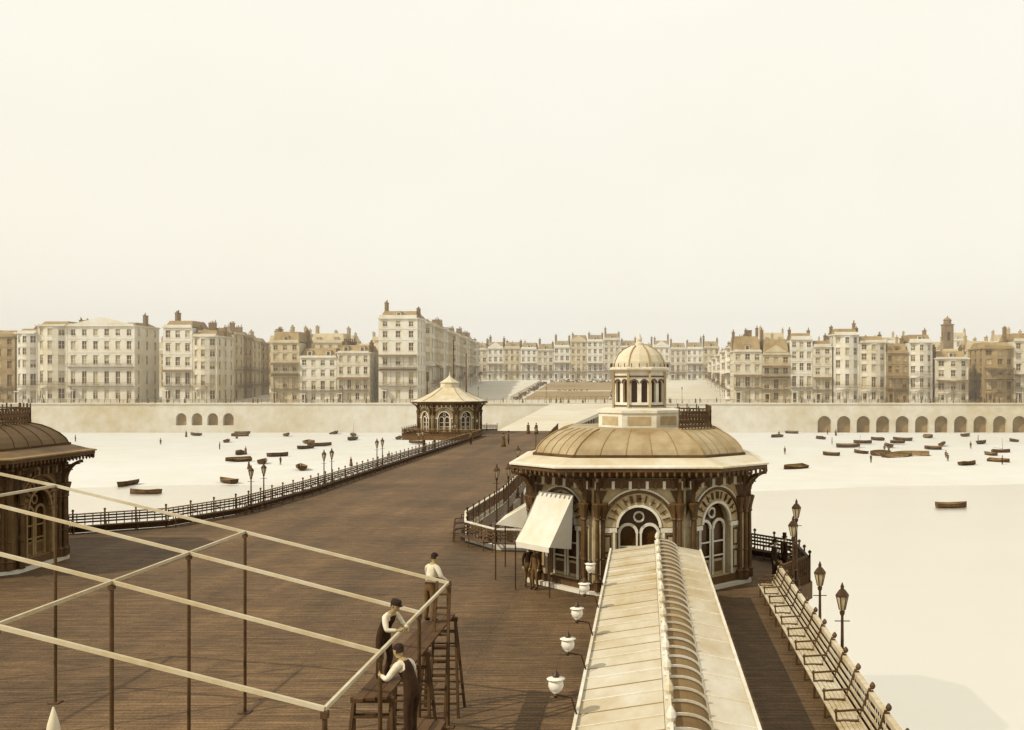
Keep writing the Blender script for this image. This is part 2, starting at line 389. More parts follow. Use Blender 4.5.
for k in range(4):
    th=k*math.pi/2
    def mp(u,v,d,th=th):
        x,y=u,-2.0+d
        return (x*math.cos(th)-y*math.sin(th),x*math.sin(th)+y*math.cos(th),v)
    arch_bay(mb,md,mp,-2.0,2.0,0,26,0,.7,22.5,19.5,.4)
mb.box(-2.25,2.25,-2.25,2.25,26.003,26.5)
mb.lathe([(1.7,0),(1.6,1.4),(1.9,1.6),(1.3,2.3),(.4,2.8),(.1,3.6)],(0,0,26.5),8)
mb.obj('tower_walls',M['brick'],e); md.obj('louvres',M['glass'],e)
e=empty('brick_chimney_stack',(-104,352,1.7)); mb=MB()
mb.box(-2,2,-1.3,1.3,0,20.5); mb.box(-2.25,2.25,-1.55,1.55,20.503,21.1)
for q in range(6): mb.tube((-1.7+.68*q,0,21.1),(-1.7+.68*q,0,22.1),.24,.2,6)
mb.obj('stack',M['iron_brown'],e)
def shrub(mb,c,r,n):
    for _ in range(n):
        th=R.uniform(0,6.28);ph=math.acos(R.uniform(-.1,1)); q=r*R.uniform(.55,1.05)
        p=Vector((c[0]+q*math.sin(ph)*math.cos(th)*1.2,c[1]+q*math.sin(ph)*math.sin(th),c[2]+q*math.cos(ph)*.9))
        a=Vector((R.uniform(-1,1),R.uniform(-1,1),R.uniform(-1,1))).normalized()*r*.22; b=a.cross(Vector((R.random(),R.random(),1))).normalized()*r*.2
        mb.face([p-a-b,p+a-b,p+a+b,p-a+b])
mb=MB()
for k in range(34):
    y=352+k*3.1
    for x in (-45,-11):
        if R.random()<.7: shrub(mb,(x+R.uniform(-.6,.6),y,gz(y)),R.uniform(.7,1.8),26)
for k in range(14):
    x=-43+k*2.2
    shrub(mb,(x,457+R.uniform(-.5,.5),gz(457)),R.uniform(.8,1.7),26)
    if R.random()<.5: shrub(mb,(x,398,gz(398)),R.uniform(.6,1.1),20)
mb.obj('square_shrubbery',M['leaf'])
mb=MB()
for k in range(0,108,2):
    for x in (-47,-9): mb.box(x-.05,x+.05,350+k,350+k+.1,gz(350+k),gz(350+k)+1.3)
for x in (-47,-9):
    mb.beam((x,350,gz(350)+1.2),(x,456,gz(456)+1.2),.08,.08)
mb.box(-47,-9,349.95,350.05,gz(350)+1.1,gz(350)+1.2)
for k in range(20): mb.box(-47+k*2,-46.9+k*2,349.9,350,gz(350),gz(350)+1.3)
mb.obj('square_railings',M['hiron'])

# ---------------------------------------------------------------- pier deck
left=[(-42,-5),(-42,36),(-41.5,49),(-38.5,54.5),(-32.5,56.8),(-28.5,59.5),(-26.6,65),(-26,76),(-26,158),(-39,160.5),(-39.5,172),(-37,175),(-26,176)]
right=[(5.6,-5),(5.6,40.5),(7.2,43),(7.2,47.5),(4.6,50.6),(-3.6,50.6),(-7.6,51.2),(-9.6,54),(-10.3,58),(-9.9,70),(-10.4,86),(-12,110),(-15.3,176)]
poly=left+right[::-1]
mb=MB()
mb.face([(x,y,0) for x,y in poly],0)
n=len(poly)
for i in range(n):
    a=poly[i];b=poly[(i+1)%n]
    mb.face([(a[0],a[1],-.004),(b[0],b[1],-.004),(b[0],b[1],-.7),(a[0],a[1],-.7)],1)
mb.face([(x,y,-.7) for x,y in poly],1)
mb.obj('pier_deck',[M['deck'],M['iron_brown']])
mb=MB()
mb.loft([[(-26,176.01,-.6),(-15.3,176.01,-.6),(-15.3,176.01,.0),(-26,176.01,.0)],[(-30,318,.6),(-8,318,.6),(-8,318,1.68),(-30,318,1.68)]])
mb.obj('pier_approach',M['road'])
mb=MB()
for y in range(2,176,12):
    xsr=[-25,-18,-11.5] if y>60 else [-38,-31,-24,-17,-10,-3,4.5]
    if y>100: xsr=[-25,-20,-15]
    for x in xsr:
        mb.tube((x,y,-10.5),(x,y,-.75),.22,.18,8); mb.lathe([(.4,0),(.4,.2),(.2,.5)],(x,y,-1.3),8)
    mb.beam((xsr[0],y,-1.2),(xsr[-1],y,-1.2),.2,.5)
    for a,b in zip(xsr,xsr[1:]):
        mb.beam((a,y,-1.5),(b,y,-7.5),.05,.05); mb.beam((b,y,-1.5),(a,y,-7.5),.05,.05)
for y in range(186,316,14):
    for x in (-24,-16): mb.tube((x,y,-8.6),(x,y,-.3),.2,.2,8)
for x,y in((-36,163),(-36,171),(-30,163),(-30,171)): mb.tube((x,y,-9),(x,y,-.7),.25,.2,8)
mb.obj('pier_piles',M['iron_brown'])

def bench_rail(name,pts,side,bal=.35,post=1.8,pale=True):
    e=empty(name)
    mw=MB();mi=MB()
    def off(a,b):
        d=(b-a).normalized(); return Vector((-d.y,d.x))*side
    P=[Vector(p) for p in pts]
    for a,b in zip(P,P[1:]):
        o=off(a,b); L=(b-a).length
        f=lambda p,q,z:(p.x+o.x*q,p.y+o.y*q,z)
        mw.beam(f(a,.1,1.08),f(b,.1,1.08),.12,.07,0)
        mw.beam(f(a,.05,.18),f(b,.05,.18),.1,.3,0 if pale==2 else 1)
        for q,z in ((.38,.44),(.5,.44),(.62,.44),(.74,.44)): mw.beam(f(a,q,z),f(b,q,z),.1,.035,1)
        for q,z in ((.2,.62),(.17,.78),(.14,.94)): mw.beam(f(a,q,z),f(b,q,z),.03,.09,1)
        n=max(1,round(L/post))
        for k in range(n+1):
            p=a.lerp(b,k/n)
            mi.beam(f(p,0,0),f(p,.0,1.2),.07,.07); mi.lathe([(.03,0),(.08,.06),(.08,.1),(.02,.16)],f(p,0,1.2),6)
            mi.beam(f(p,.75,0),f(p,.72,.42),.05,.05); mi.beam(f(p,.7,.42),f(p,.0,.42),.05,.05)
            mi.beam(f(p,.74,.46),f(p,.7,.68),.05,.05); mi.beam(f(p,.7,.68),f(p,.14,.75),.05,.05)
        n=max(1,round(L/bal))
        for k in range(n):
            p=a.lerp(b,(k+.5)/n); mi.beam(f(p,-.02,.1),f(p,-.02,1.05),.04,.04)
    if pale==2: mm=[M['white'],M['iron_brown']]
    elif pale: mm=[M['rail_wood'],M['wood_dark']]
    else: mm=[M['wood_dark'],M['wood_dark']]
    mw.obj('rails_and_slats',mm,e); mi.obj('ironwork',M['iron_brown'],e)
    return e
bench_rail('pier_edge_bench',left[2:9],-1,.4,1.8,True)
bench_rail('pier_edge_bench',right[5:],+1,.4,1.8,2)
bench_rail('pier_edge_bench',[(-26,158),(-39,160.5),(-39.5,172),(-37,175),(-26,176)],-1,.5,2,True)
bench_rail('pier_edge_bench',[(5.5,40.6),(7.1,43.1),(7.1,47.5),(4.6,50.5),(-3.6,50.5)],+1,.2,1.5,False)

e=empty('promenade_seat'); mw=MB();mi=MB()
ya,yb_=8,40.4
for q,z in ((4.62,.43),(4.74,.44),(4.86,.44),(4.98,.43),(5.1,.42)): mw.box(q-.05,q+.05,ya,yb_,z-.02,z+.02)
for t in (.0,.25,.5,.75,1.0):
    x=5.14+.24*t; z=.52+.55*t; mw.beam((x,ya,z),(x,yb_,z),.03,.085)
mw.box(5.36,5.5,ya,yb_,1.12,1.17)
mi.box(5.42,5.58,ya,yb_,.02,.3)
y=ya
while y<=yb_:
    mi.beam((4.6,y,0),(4.62,y,.42),.06,.06); mi.beam((4.6,y,.47),(5.15,y,.47),.05,.04)
    mi.beam((5.13,y,.45),(5.40,y,1.25),.06,.06); mi.beam((5.5,y,0),(5.45,y,1.2),.06,.06)
    mi.beam((4.6,y,.45),(4.58,y,.7),.045,.045); mi.beam((4.58,y,.7),(5.22,y,.74),.045,.045)
    mi.lathe([(.03,0),(.07,.05),(.07,.1),(.02,.17)],(5.46,y,1.23),8)
    mi.lathe([(.02,-.05),(.05,0),(.02,.06)],(4.58,y,.7),6)
    y+=1.6
mi.box(5.5,5.54,ya,yb_,.6,.64); mi.box(5.5,5.54,ya,yb_,.95,.99)
y=ya
while y<yb_: mi.box(5.5,5.53,y,y+.03,.3,1.12); y+=.2
mw.obj('slats',M['worn_white'],e); mi.obj('cast_iron_ends',M['iron_brown'],e)

# ---------------------------------------------------------------- lamps
def pier_lamp(loc,H=2.7,scale=1.,name='pier_lamp',lr=.8):
    e=empty(name,loc); mi=MB();mg=MB()
    mi.lathe([(.2,0),(.2,.08),(.13,.14),(.15,.32),(.08,.42),(.06,.7),(.09,.75),(.05,.8),(.04,H-.65),(.07,H-.6),(.08,H-.52),(.03,H-.48)],(0,0,0),10)
    mi.beam((-.22,0,H-.8),(.22,0,H-.8),.025,.025)
    mg.lathe([(.1*lr,H-.48),(.21*lr,H-.08)],(0,0,0),6)
    for k in range(6):
        t=k*math.pi/3; mi.beam((.105*lr*math.cos(t),.105*lr*math.sin(t),H-.48),(.22*lr*math.cos(t),.22*lr*math.sin(t),H-.07),.025,.025)
    mi.lathe([(.25*lr,H-.08),(.24*lr,H-.03),(.12*lr,H+.1),(.06*lr,H+.14),(.07*lr,H+.2),(.01,H+.32)],(0,0,0),6)
    mi.obj('post_and_frame',M['iron'],e); mg.obj('lantern_glass',M['blind'],e,)
    e.scale=(scale,)*3
    return e
for y,H in ((29,2.45),(32.7,2.4),(38.6,3.1),(41.6,3.4)): pier_lamp((5.72,y,.02) if y<41 else (6.3,y,.02),H)
for y in (66,68.2,81,83,97,99,115,117,135,137,155): pier_lamp((-26.0,y,.02),2.8)
for x,y in ((-8.45,57),(-7.95,58.2),(-9.4,74),(-12.0,110)): pier_lamp((x,y,.02),3.6)
for x in range(-230,200,22): pier_lamp((x,324,1.7),4.2,1.2,'street_lamp')

# ---------------------------------------------------------------- kiosk
def cs(h,f,z):
    return [(-f,-h,z),(f,-h,z),(h,-f,z),(h,f,z),(f,h,z),(-f,h,z),(-h,f,z),(-h,-f,z)]
def kiosk(name,loc,lantern=True,sc=1.,dark=False,crest=True,pale=False):
    e=empty(name,loc); e.scale=(sc,)*3
    mw=MB();md=MB();mk=MB();mr=MB();mt=MB();ml=MB()
    a=4.5; fw=a*math.tan(math.pi/8)
    mk.lathe([(a/math.cos(math.pi/8)+.35,0),(a/math.cos(math.pi/8)+.35,.16)],(0,0,0),8,0,math.pi/8)
    mt.lathe([(a/math.cos(math.pi/8)+.12,.16),(a/math.cos(math.pi/8)+.12,.45)],(0,0,0),8,0,math.pi/8)
    for k in range(8):
        th=k*math.pi/4
        def mp(u,v,d,th=th):
            x,y=u,-a+d
            return (x*math.cos(th)-y*math.sin(th),x*math.sin(th)+y*math.cos(th),v)
        r=.88; vs=2.72
        arch_bay(mw,md,mp,-fw,fw,.45,4.7,0,r,vs,.5,.28,14)
        arch_ring(mw,mp,0,vs,r+.06,r+.50,0,-.07,26,(0,0))
        for q in range(11):
            t=math.pi*(.1+.8*q/10); rr=r+.28
            c=mp(-rr*math.cos(t),vs+rr*math.sin(t),-.09)
            c2=mp(-(rr+.15)*math.cos(t),vs+(rr+.15)*math.sin(t),-.09); c1=mp(-(rr-.15)*math.cos(t),vs+(rr-.15)*math.sin(t),-.09)
            mw.beam(c1,c2,.07+.06*(q%3),.04,1)
            if q%2: mw.beam(c,mp(-rr*math.cos(t+.1),vs+rr*math.sin(t+.1),-.09),.04,.06,1)
        arch_ring(mw,mp,0,vs,r+.52,r+.62,0,-.14,18,(1,))
        arch_ring(mw,mp,0,vs,r+.63,r+.70,0,-.11,18,(2,))
        arch_ring(mw,mp,0,vs,r-.06,r+.05,.0,-.12,18,(2,))
        for s in (-1,1):
            mw.face([mp(s*(fw-.6),4.2,-.03),mp(s*(fw-.05),4.2,-.03),mp(s*(fw-.05),3.1,-.03)],1)
            p0=mp(s*(r+.0),vs-.12,-.05);p1=mp(s*(r+.62),vs-.12,-.05); mw.beam(p0,p1,.12,.18,2)
            mw.beam(mp(s*(r+.12),.5,-.06),mp(s*(r+.12),vs-.2,-.06),.1,.1,2)
            for (z0,z1) in ((.7,1.5),(1.65,2.4)):
                q=[mp(s*(r+.24),z0,-.03),mp(s*(r+.55),z0,-.03),mp(s*(r+.55),z1,-.03),mp(s*(r+.24),z1,-.03)]
                mw.face(q,1)
                q=[mp(s*(r+.30),z0+.08,-.05),mp(s*(r+.48),z0+.08,-.05),mp(s*(r+.48),z1-.08,-.05),mp(s*(r+.30),z1-.08,-.05)]
                mw.face(q,0)
        for x0 in (-r*.5,r*.5):
            arch_ring(mw,mp,x0,2.45,r*.5-.14,r*.5-.02,.24,.16,10,(2,))
            for s in(-1,1): mw.beam(mp(x0+s*(r*.5-.08),.5,.2),mp(x0+s*(r*.5-.08),2.45,.2),.08,.12,2)
            for zz in (1.3,1.9): mw.beam(mp(x0-.36,zz,.2),mp(x0+.36,zz,.2),.05,.06,2)
            q=[mp(x0-.36,.5,.22),mp(x0+.36,.5,.22),mp(x0+.36,1.15,.22),mp(x0-.36,1.15,.22)]; mw.face(q,0)
            mw.face([mp(x0-.24,.62,.2),mp(x0+.24,.62,.2),mp(x0+.24,1.05,.2),mp(x0-.24,1.05,.2)],1)
        P=[mp(.2*math.cos(t*.524),3.12+.2*math.sin(t*.524),.19) for t in range(12)]
        for p,q in zip(P,P[1:]+P[:1]): mw.beam(p,q,.06,.08,2)
        for s in (-1,1):
            for du,dd in ((.2,-.28),(.42,-.16)):
                c=mp(s*(fw-du),0,dd)
                mt.lathe([(.15,.2),(.15,.5),(.18,.55),(.11,.62),(.09,.7),(.09,1.4),(.12,1.44),(.09,1.48),(.08,3.0),(.13,3.05),(.1,3.12),(.13,3.3),(.21,3.6),(.23,3.68),(.17,3.72)],(c[0],c[1],0),8)
            pts=[]
            for t in range(7):
                an=t/6*math.pi/2; pts.append(mp(s*(fw-.22),3.7+1.0*math.sin(an),-.26-.75*(1-math.cos(an))))
            for p,q in zip(pts,pts[1:]): mt.beam(p,q,.1,.14)
            mt.beam(mp(s*(fw-.22),3.7,-.26),mp(s*(fw-.22),4.7,-.26),.16,.16)
            for zz in (4.0,4.3,4.55): mt.beam(mp(s*(fw-.22),zz,-.26),mp(s*(fw-.22),zz,-.26-(zz-3.8)*.6),.05,.05)
        mt.beam(mp(-fw,4.5,-.12),mp(fw,4.5,-.12),.16,.34)
        for q in range(11):
            u=-fw+.15+(2*fw-.3)*q/10; mw.beam(mp(u,4.28,-.22),mp(u,4.6,-.22),.12,.1,1 if q%2 else 2)
    H=5.35;F=3.3
    mt.loft([cs(a+.05,2.0,4.7),cs(H-.25,F-.1,4.98),cs(H,F,5.02),cs(H,F,5.17)],cap=True)
    mr.loft([cs(H+.07,F+.04,5.175),cs(H+.07,F+.04,5.24),cs(H-.1,F-.1,5.28)],1)
    ring=cs(H-.03,F,0)
    for p,q in zip(ring,ring[1:]+ring[:1]):
        p=Vector(p);q=Vector(q); n=int((q-p).length/.28)
        for t in range(n):
            c=p.lerp(q,(t+.5)/n); mt.lathe([(.02,4.80),(.06,4.88),(.05,5.01)],(c.x,c.y,0),5)
    if pale:
        prof=[(5.22,5.27),(4.6,5.5),(3.6,5.95),(2.5,6.6),(1.5,7.3)]
        rings=[cs(h,h*.6,z) for h,z in prof]; mr.loft(rings,0)
        for r0,r1 in zip(rings,rings[1:]):
            for k in range(8): mr.beam(r0[k],r1[k],.1,.1,3)
        mr.lathe([(1.5,7.2),(1.45,8.0),(1.65,8.1),(1.1,8.4),(.4,8.9),(.12,9.2),(.04,9.8)],(0,0,0),8,0,math.pi/8)
    else:
        prof=[(5.22,5.27),(4.85,5.42),(4.55,5.52)]
        rings=[cs(h,h*.6,z) for h,z in prof]; mr.loft(rings,4)
        mr.loft([cs(4.5,2.7,5.50),cs(4.5,2.7,5.62),cs(4.3,2.58,5.64)],2)
        prof=[(4.38,5.63),(4.3,5.85),(4.1,6.1),(3.8,6.33),(3.5,6.5),(3.1,6.62)]
        rings=[cs(h,h*(.6-.06*i/5),z) for i,(h,z) in enumerate(prof)]
        mr.loft(rings,0)
        for r0,r1 in zip(rings,rings[1:]):
            for k in range(8):
                mr.beam(r0[k],r1[k],.07,.08,3)
                for t in (.2,.4,.6,.8):
                    p=Vector(r0[k]).lerp(Vector(r0[(k+1)%8]),t); q=Vector(r1[k]).lerp(Vector(r1[(k+1)%8]),t); mr.beam(p,q,.035,.045,3)
    top=cs(3.1,1.68,6.62)
    for p,q in zip(top,top[1:]+top[:1]):
        p=Vector(p);q=Vector(q)
        if not crest or (lantern and not (p.x+q.x>3.9 )): continue
        mt.beam(p+Vector((0,0,.1)),q+Vector((0,0,.1)),.1,.12); mt.beam(p+Vector((0,0,.72)),q+Vector((0,0,.72)),.07,.07)
        n=int((q-p).length/.2)
        for t in range(n+1):
            c=p.lerp(q,t/n); mt.beam(c,c+Vector((0,0,.95 if t%3==0 else .7)),.05,.05)
            if t<n:
                d=p.lerp(q,(t+1)/n); mt.beam(c+Vector((0,0,.15)),d+Vector((0,0,.68)),.035,.035); mt.beam(d+Vector((0,0,.15)),c+Vector((0,0,.68)),.035,.035)
    if lantern:
        ml.lathe([(1.95,6.5),(1.95,7.2),(2.02,7.25),(2.02,7.37),(1.6,7.45)],(0,0,0),8,0,math.pi/8)
        for k in range(8):
            t=k*math.pi/4+math.pi/4; ux,uy=math.cos(t),math.sin(t); ap=1.95*math.cos(math.pi/8)+.015
            cx,cy=ux*ap,uy*ap; tx,ty=-uy,ux
            ml.face([(cx-tx*.5,cy-ty*.5,6.72),(cx+tx*.5,cy+ty*.5,6.72),(cx+tx*.5,cy+ty*.5,7.1),(cx-tx*.5,cy-ty*.5,7.1)],2)
        aa=1.12; f2=aa*math.tan(math.pi/8)
        for k in range(8):
            th=k*math.pi/4
            def mp2(u,v,d,th=th):
                x,y=u,-aa+d
                return (x*math.cos(th)-y*math.sin(th),x*math.sin(th)+y*math.cos(th),v)
            for cx in (-.22,.22):
                arch_bay(ml,md,mp2,cx-.22 if cx>0 else -f2,f2 if cx>0 else 0,7.4,9.05,cx,.13,8.55,7.7,.12,6)
                arch_ring(ml,mp2,cx,8.55,.14,.19,0,-.04,8,(1,))
            ml.beam(mp2(f2,7.4,-.04),mp2(f2,9.05,-.04),.1,.1,2)
            ml.beam(mp2(-f2,7.55,-.02),mp2(f2,7.55,-.02),.05,.06,1); ml.beam(mp2(-f2,8.85,-.02),mp2(f2,8.85,-.02),.05,.06,1)
        ml.lathe([(1.25,9.05),(1.42,9.15),(1.42,9.23),(1.28,9.27)],(0,0,0),8,0,math.pi/8)
        for k in range(24):
            t=k*math.pi/12; ml.beam((1.3*math.cos(t),1.3*math.sin(t),9.26),(1.3*math.cos(t),1.3*math.sin(t),9.42),.04,.04,1)
        mr.lathe([(1.2,9.27),(1.17,9.5),(1.02,9.8),(.78,10.03),(.45,10.2),(.2,10.26),(.2,10.34),(.1,10.4),(.12,10.52),(.02,10.8)],(0,0,0),16,4)
        for k in range(8):
            t=k*math.pi/4+math.pi/8
            pr=[(1.2,9.27),(1.17,9.5),(1.02,9.8),(.78,10.03),(.45,10.2)]
            for p,q in zip(pr,pr[1:]): mr.beam((p[0]*math.cos(t),p[0]*math.sin(t),p[1]+.02),(q[0]*math.cos(t),q[0]*math.sin(t),q[1]+.02),.05,.05,3)
    elif not pale:
        mr.lathe([(1.5,6.6),(1.45,7.0),(1.55,7.05),(1.2,7.3),(.5,7.6),(.15,7.8),(.05,8.2)],(0,0,0),8,0,math.pi/8)
    W=[M['kwall2'],M['kred'],M['rail_wood']] if dark else [M['kwall'],M['kred'],M['white']]  # dark: left kiosk's shade baked into browner walls, trim and roof
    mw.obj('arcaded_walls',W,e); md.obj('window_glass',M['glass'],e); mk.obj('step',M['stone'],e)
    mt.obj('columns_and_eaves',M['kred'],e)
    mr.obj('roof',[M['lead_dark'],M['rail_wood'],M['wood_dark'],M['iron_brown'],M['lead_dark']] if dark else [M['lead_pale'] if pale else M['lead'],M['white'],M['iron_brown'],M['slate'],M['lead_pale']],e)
    if ml.f: ml.obj('lantern',[M['white'],M['kred'],M['kwall']],e)
    return e
K=kiosk('pier_kiosk',(-.25,45,0))
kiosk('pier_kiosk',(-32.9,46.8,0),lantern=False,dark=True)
T=kiosk('toll_house',(-32.6,167,0),lantern=False,sc=1.05,crest=False,pale=True)
mb=MB()
for x,h in ((-3.6,9.5),(2.6,12.5),(.6,14.6)): mb.tube((x,0,5.6),(x,0,h),.12,.08,6); mb.lathe([(.03,0),(.16,.12),(.02,.25)],(x,0,h),6)
mb.obj('flagpoles',M['iron_brown'],T)
def awning(loc,rot,w,top,bot,out):
    e=empty('canvas_awning',loc,rot); mc=MB();mi=MB(); n=10
    for k in range(n):
        for j in range(5):
            def P(i,t):
                u=-w/2+w*i/n; sag=.12*math.sin(math.pi*t)+.03*math.sin(i*2.1)*math.sin(math.pi*t)
                return (u,-out*t,top+(bot-top)*t-sag)
            mc.face([P(k,j/5),P(k+1,j/5),P(k+1,(j+1)/5),P(k,(j+1)/5)])
        a=P(k,1);b=P(k+1,1)
        mc.face([a,b,(b[0],b[1]+.01,b[2]-.22),(a[0],a[1]+.01,a[2]-.22)])
    for s in(-1,1):
        mc.face([(s*w/2,0,top),(s*w/2,-out,bot),(s*w/2,-.1,bot-.2)])
        mi.tube((s*w/2,-out,0),(s*w/2,-out,bot),.03,.03,6)
    mc.obj('canvas',M['canvas'],e,True); mi.obj('poles',M['iron'],e)
awning((-3.7,41.5,0),-math.pi/4,2.2,4.0,2.0,1.25)
awning((-4.9,45,0),-math.pi/2,3.0,3.4,2.4,1.6)

# ---------------------------------------------------------------- covered seat / wind screen
e=empty('glazed_seat_shelter'); mz=MB();mw=MB();mi=MB();mg=MB()
y0,y1=8.,38.6
n=20; st=(y1-y0)/n
for k in range(n):
    a=y0+k*st;b=a+st
    j=R.uniform(-.012,.012)
    mz.face([(-1.29,a+.02,2.12+j),(.36,a+.02,2.36),(.36,b-.02,2.36),(-1.29,b-.02,2.12-j)])
    mz.face([(1.22,a+.02,2.26),(2.1,a+.02,2.1+j),(2.1,b-.02,2.1-j),(1.22,b-.02,2.26)])
    for (p,q) in (((-1.29,a,2.13),(.36,a,2.37)),((1.22,a,2.27),(2.1,a,2.11))): mw.beam(p,q,.045,.04,0)
    mw.beam((-1.29,a+st/2,2.125),(.36,a+st/2,2.365),.02,.02,1)
    for yy in (a,a+st/2):
        pts=[(.5+.74*math.sin(t/8*math.pi/2),yy+.25*math.sin(t/8*math.pi/2),2.22+.42*math.cos(t/8*math.pi/2)) for t in range(9)]
        for p,q in zip(pts,pts[1:]): mw.beam(p,q,.035,.045,0)
    mw.lathe([(.05,0),(.05,.3),(.08,.34),(.04,.4),(.09,.5),(.07,.6),(.01,.7)],(.45,a,2.35),8,0)
    if k%2==0:
        for x,z in((-1.1,2.1),(1.9,2.08)): mi.tube((x,a,0),(x,a,z),.05,.04,8); mi.beam((x,a,1.7),(x+(.4 if x<0 else -.4),a,2.06),.04,.05)
mz.face([(-1.29,y0,2.085),(.36,y0,2.33),(.36,y1,2.33),(-1.29,y1,2.085)],0)
mz.face([(1.22,y0,2.23),(2.1,y0,2.07),(2.1,y1,2.07),(1.22,y1,2.23)],0)
mw.box(.37,.5,y0,y1,2.3,2.5,0); mw.box(.42,.48,y0,y1,2.72,2.78,0)
mw.box(-1.36,-1.292,y0,y1,2.03,2.19,0); mw.box(2.103,2.17,y0,y1,2.02,2.16,0); mw.box(1.16,1.217,y0,y1,2.16,2.3,0)
mi.box(.41,.47,y0,y1,.0,2.3)
for t in range(8):
    f=lambda t:(.5+.74*math.sin(t/8*math.pi/2),2.17+.42*math.cos(t/8*math.pi/2))
    p=f(t);q=f(t+1); mg.face([(p[0],y0,p[1]),(q[0],y0,q[1]),(q[0],y1,q[1]),(p[0],y1,p[1])])
for s in(-1,1):
    for q in(.25,.38,.51): mi.box(.44+s*q-.05,.44+s*q+.05,y0,y1,.42,.46)
mw.box(-1.25,2.05,y1+.003,y1+.1,0,2.05,0)
mz.obj('canopy_sheets',M['zinc'],e); mw.obj('white_framing',[M['white'],M['slate']],e); mi.obj('ironwork_and_screen',M['iron_brown'],e); mg.obj('curved_glazing',M['brick'],e)
for y in (19.3,22.3,25.3,28.4,31.5):
    e=empty('bracket_gas_lamp',(-1.72,y,2.62)); mi=MB();mg=MB()
    mi.tube((.42,0,-.5),(.3,0,-.1),.02,.02,6); mi.tube((.3,0,-.1),(.0,0,-.06),.02,.02,6); mi.lathe([(.03,-.12),(.06,-.06),(.03,.0)],(0,0,0),8)
    mg.lathe([(.05,-.02),(.12,.04),(.15,.12),(.14,.2),(.08,.27),(.04,.285)],(0,0,0),14)
    mi.lathe([(.06,.285),(.08,.32),(.04,.37),(.01,.42)],(0,0,0),8)
    mg.lathe([(.05,.28),(.18,.25),(.18,.26),(.05,.29)],(0,0,0),14)
    mi.obj('bracket',M['iron'],e); mg.obj('globe',M['globe'],e,True)

# ---------------------------------------------------------------- workmen's frame
e=empty('timber_roof_frame')
mw=MB();mi=MB()
Ys=[[15.3,18.5,21.7,24.9],[16,19.5,22.8,26],[16.6,20.2,23.6,26.8]]
XZ=[(-4.9,3.6),(-10.4,4.7),(-15.8,5.82)]
N=[[Vector((XZ[c][0],Ys[c][r],XZ[c][1])) for r in range(4)] for c in range(3)]
N.append([Vector((-21.3,p.y+.4,6.9)) for p in N[2]])
for c in range(4):
    for r in range(4):
        if c<3:
            mw.beam(N[c][r],N[c+1][r]+(N[c+1][r]-N[c][r])*.02,.06,.07)
        if r<3: mw.beam(N[c][r],N[c][r+1],.055,.065)
        p=N[c][r]; mi.tube((p.x,p.y,0),(p.x,p.y,p.z-.04),.042,.042,8)
        mi.box(p.x-.14,p.x+.14,p.y-.14,p.y+.14,0,.03); mi.box(p.x-.055,p.x+.055,p.y-.055,p.y+.055,p.z-.14,p.z-.035)
mw.obj('pale_rafters',M['wood_pale'],e); mi.obj('posts',M['iron_brown'],e)
def trestle(xc,ya,yb,z,ns):
    e=empty('trestle_platform'); mb=MB()
    for q in (-.2,0.01,.22): mb.box(xc+q-.1,xc+q+.1,ya+q*.3,yb-q*.4,z-.05,z)
    for k in range(ns):
        y=ya+.25+(yb-ya-.5)*k/(ns-1)
        mb.box(xc-.42,xc+.42,y-.05,y+.05,z-.16,z-.053)
        for s in(-1,1):
            for t in(-1,1): mb.beam((xc+s*.36,y,z-.1),(xc+s*.52,y+t*.45,0),.06,.08)
        for j in range(1,7):
            zz=z*j/7.2; f=1-zz/z
            for t in (-1,1): mb.beam((xc-.36-.16*f,y+t*.45*f,zz),(xc+.36+.16*f,y+t*.45*f,zz),.04,.04)
    mb.obj('timbers',M['wood_dark'],e)
trestle(-5.3,19.2,26.3,2.53,3)
trestle(-3.95,15.9,18.3,2.43,2)
e=empty('step_ladder'); mb=MB()
for s in(-.2,.2): mb.beam((-4.95+s,23.6,0),(-4.95+s*.8,24.6,3.7),.05,.08)
for j in range(1,12):
    t=j/12; mb.beam((-5.13,23.6+1.0*t,3.7*t),(-4.77,23.6+1.0*t,3.7*t),.04,.05)
mb.obj('stiles_and_rungs',M['wood_dark'],e)
e=empty('finial_post',(-7.1,12,0)); mb=MB()
mb.lathe([(.07,0),(.07,3.9),(.09,3.95),(.09,4.05),(.045,4.1),(.08,4.22),(.09,4.32),(.065,4.5),(.01,4.7)],(0,0,0),12); mb.obj('turned_post',M['white'],e,True)

# ---------------------------------------------------------------- people
def skin_mesh(verts,edges,rad,root=0,sub=1):
    me=bpy.data.meshes.new('tmp'); me.from_pydata(verts,edges,[]); o=bpy.data.objects.new('tmp',me); COL.objects.link(o)
    md=o.modifiers.new('s','SKIN'); md.use_smooth_shade=True
    for i,r in enumerate(rad):
        sv=me.skin_vertices[0].data[i]; sv.radius=r if isinstance(r,tuple) else (r,r); sv.use_root=(i==root)
    if sub: m2=o.modifiers.new('u','SUBSURF'); m2.levels=sub; m2.render_levels=sub
    dg=bpy.context.evaluated_depsgraph_get(); dg.update()
    ev=o.evaluated_get(dg); r=bpy.data.meshes.new_from_object(ev)
    V=[v.co.copy() for v in r.vertices]; F=[tuple(p.vertices) for p in r.polygons]
    bpy.data.objects.remove(o); bpy.data.meshes.remove(me); bpy.data.meshes.remove(r)
    return V,F
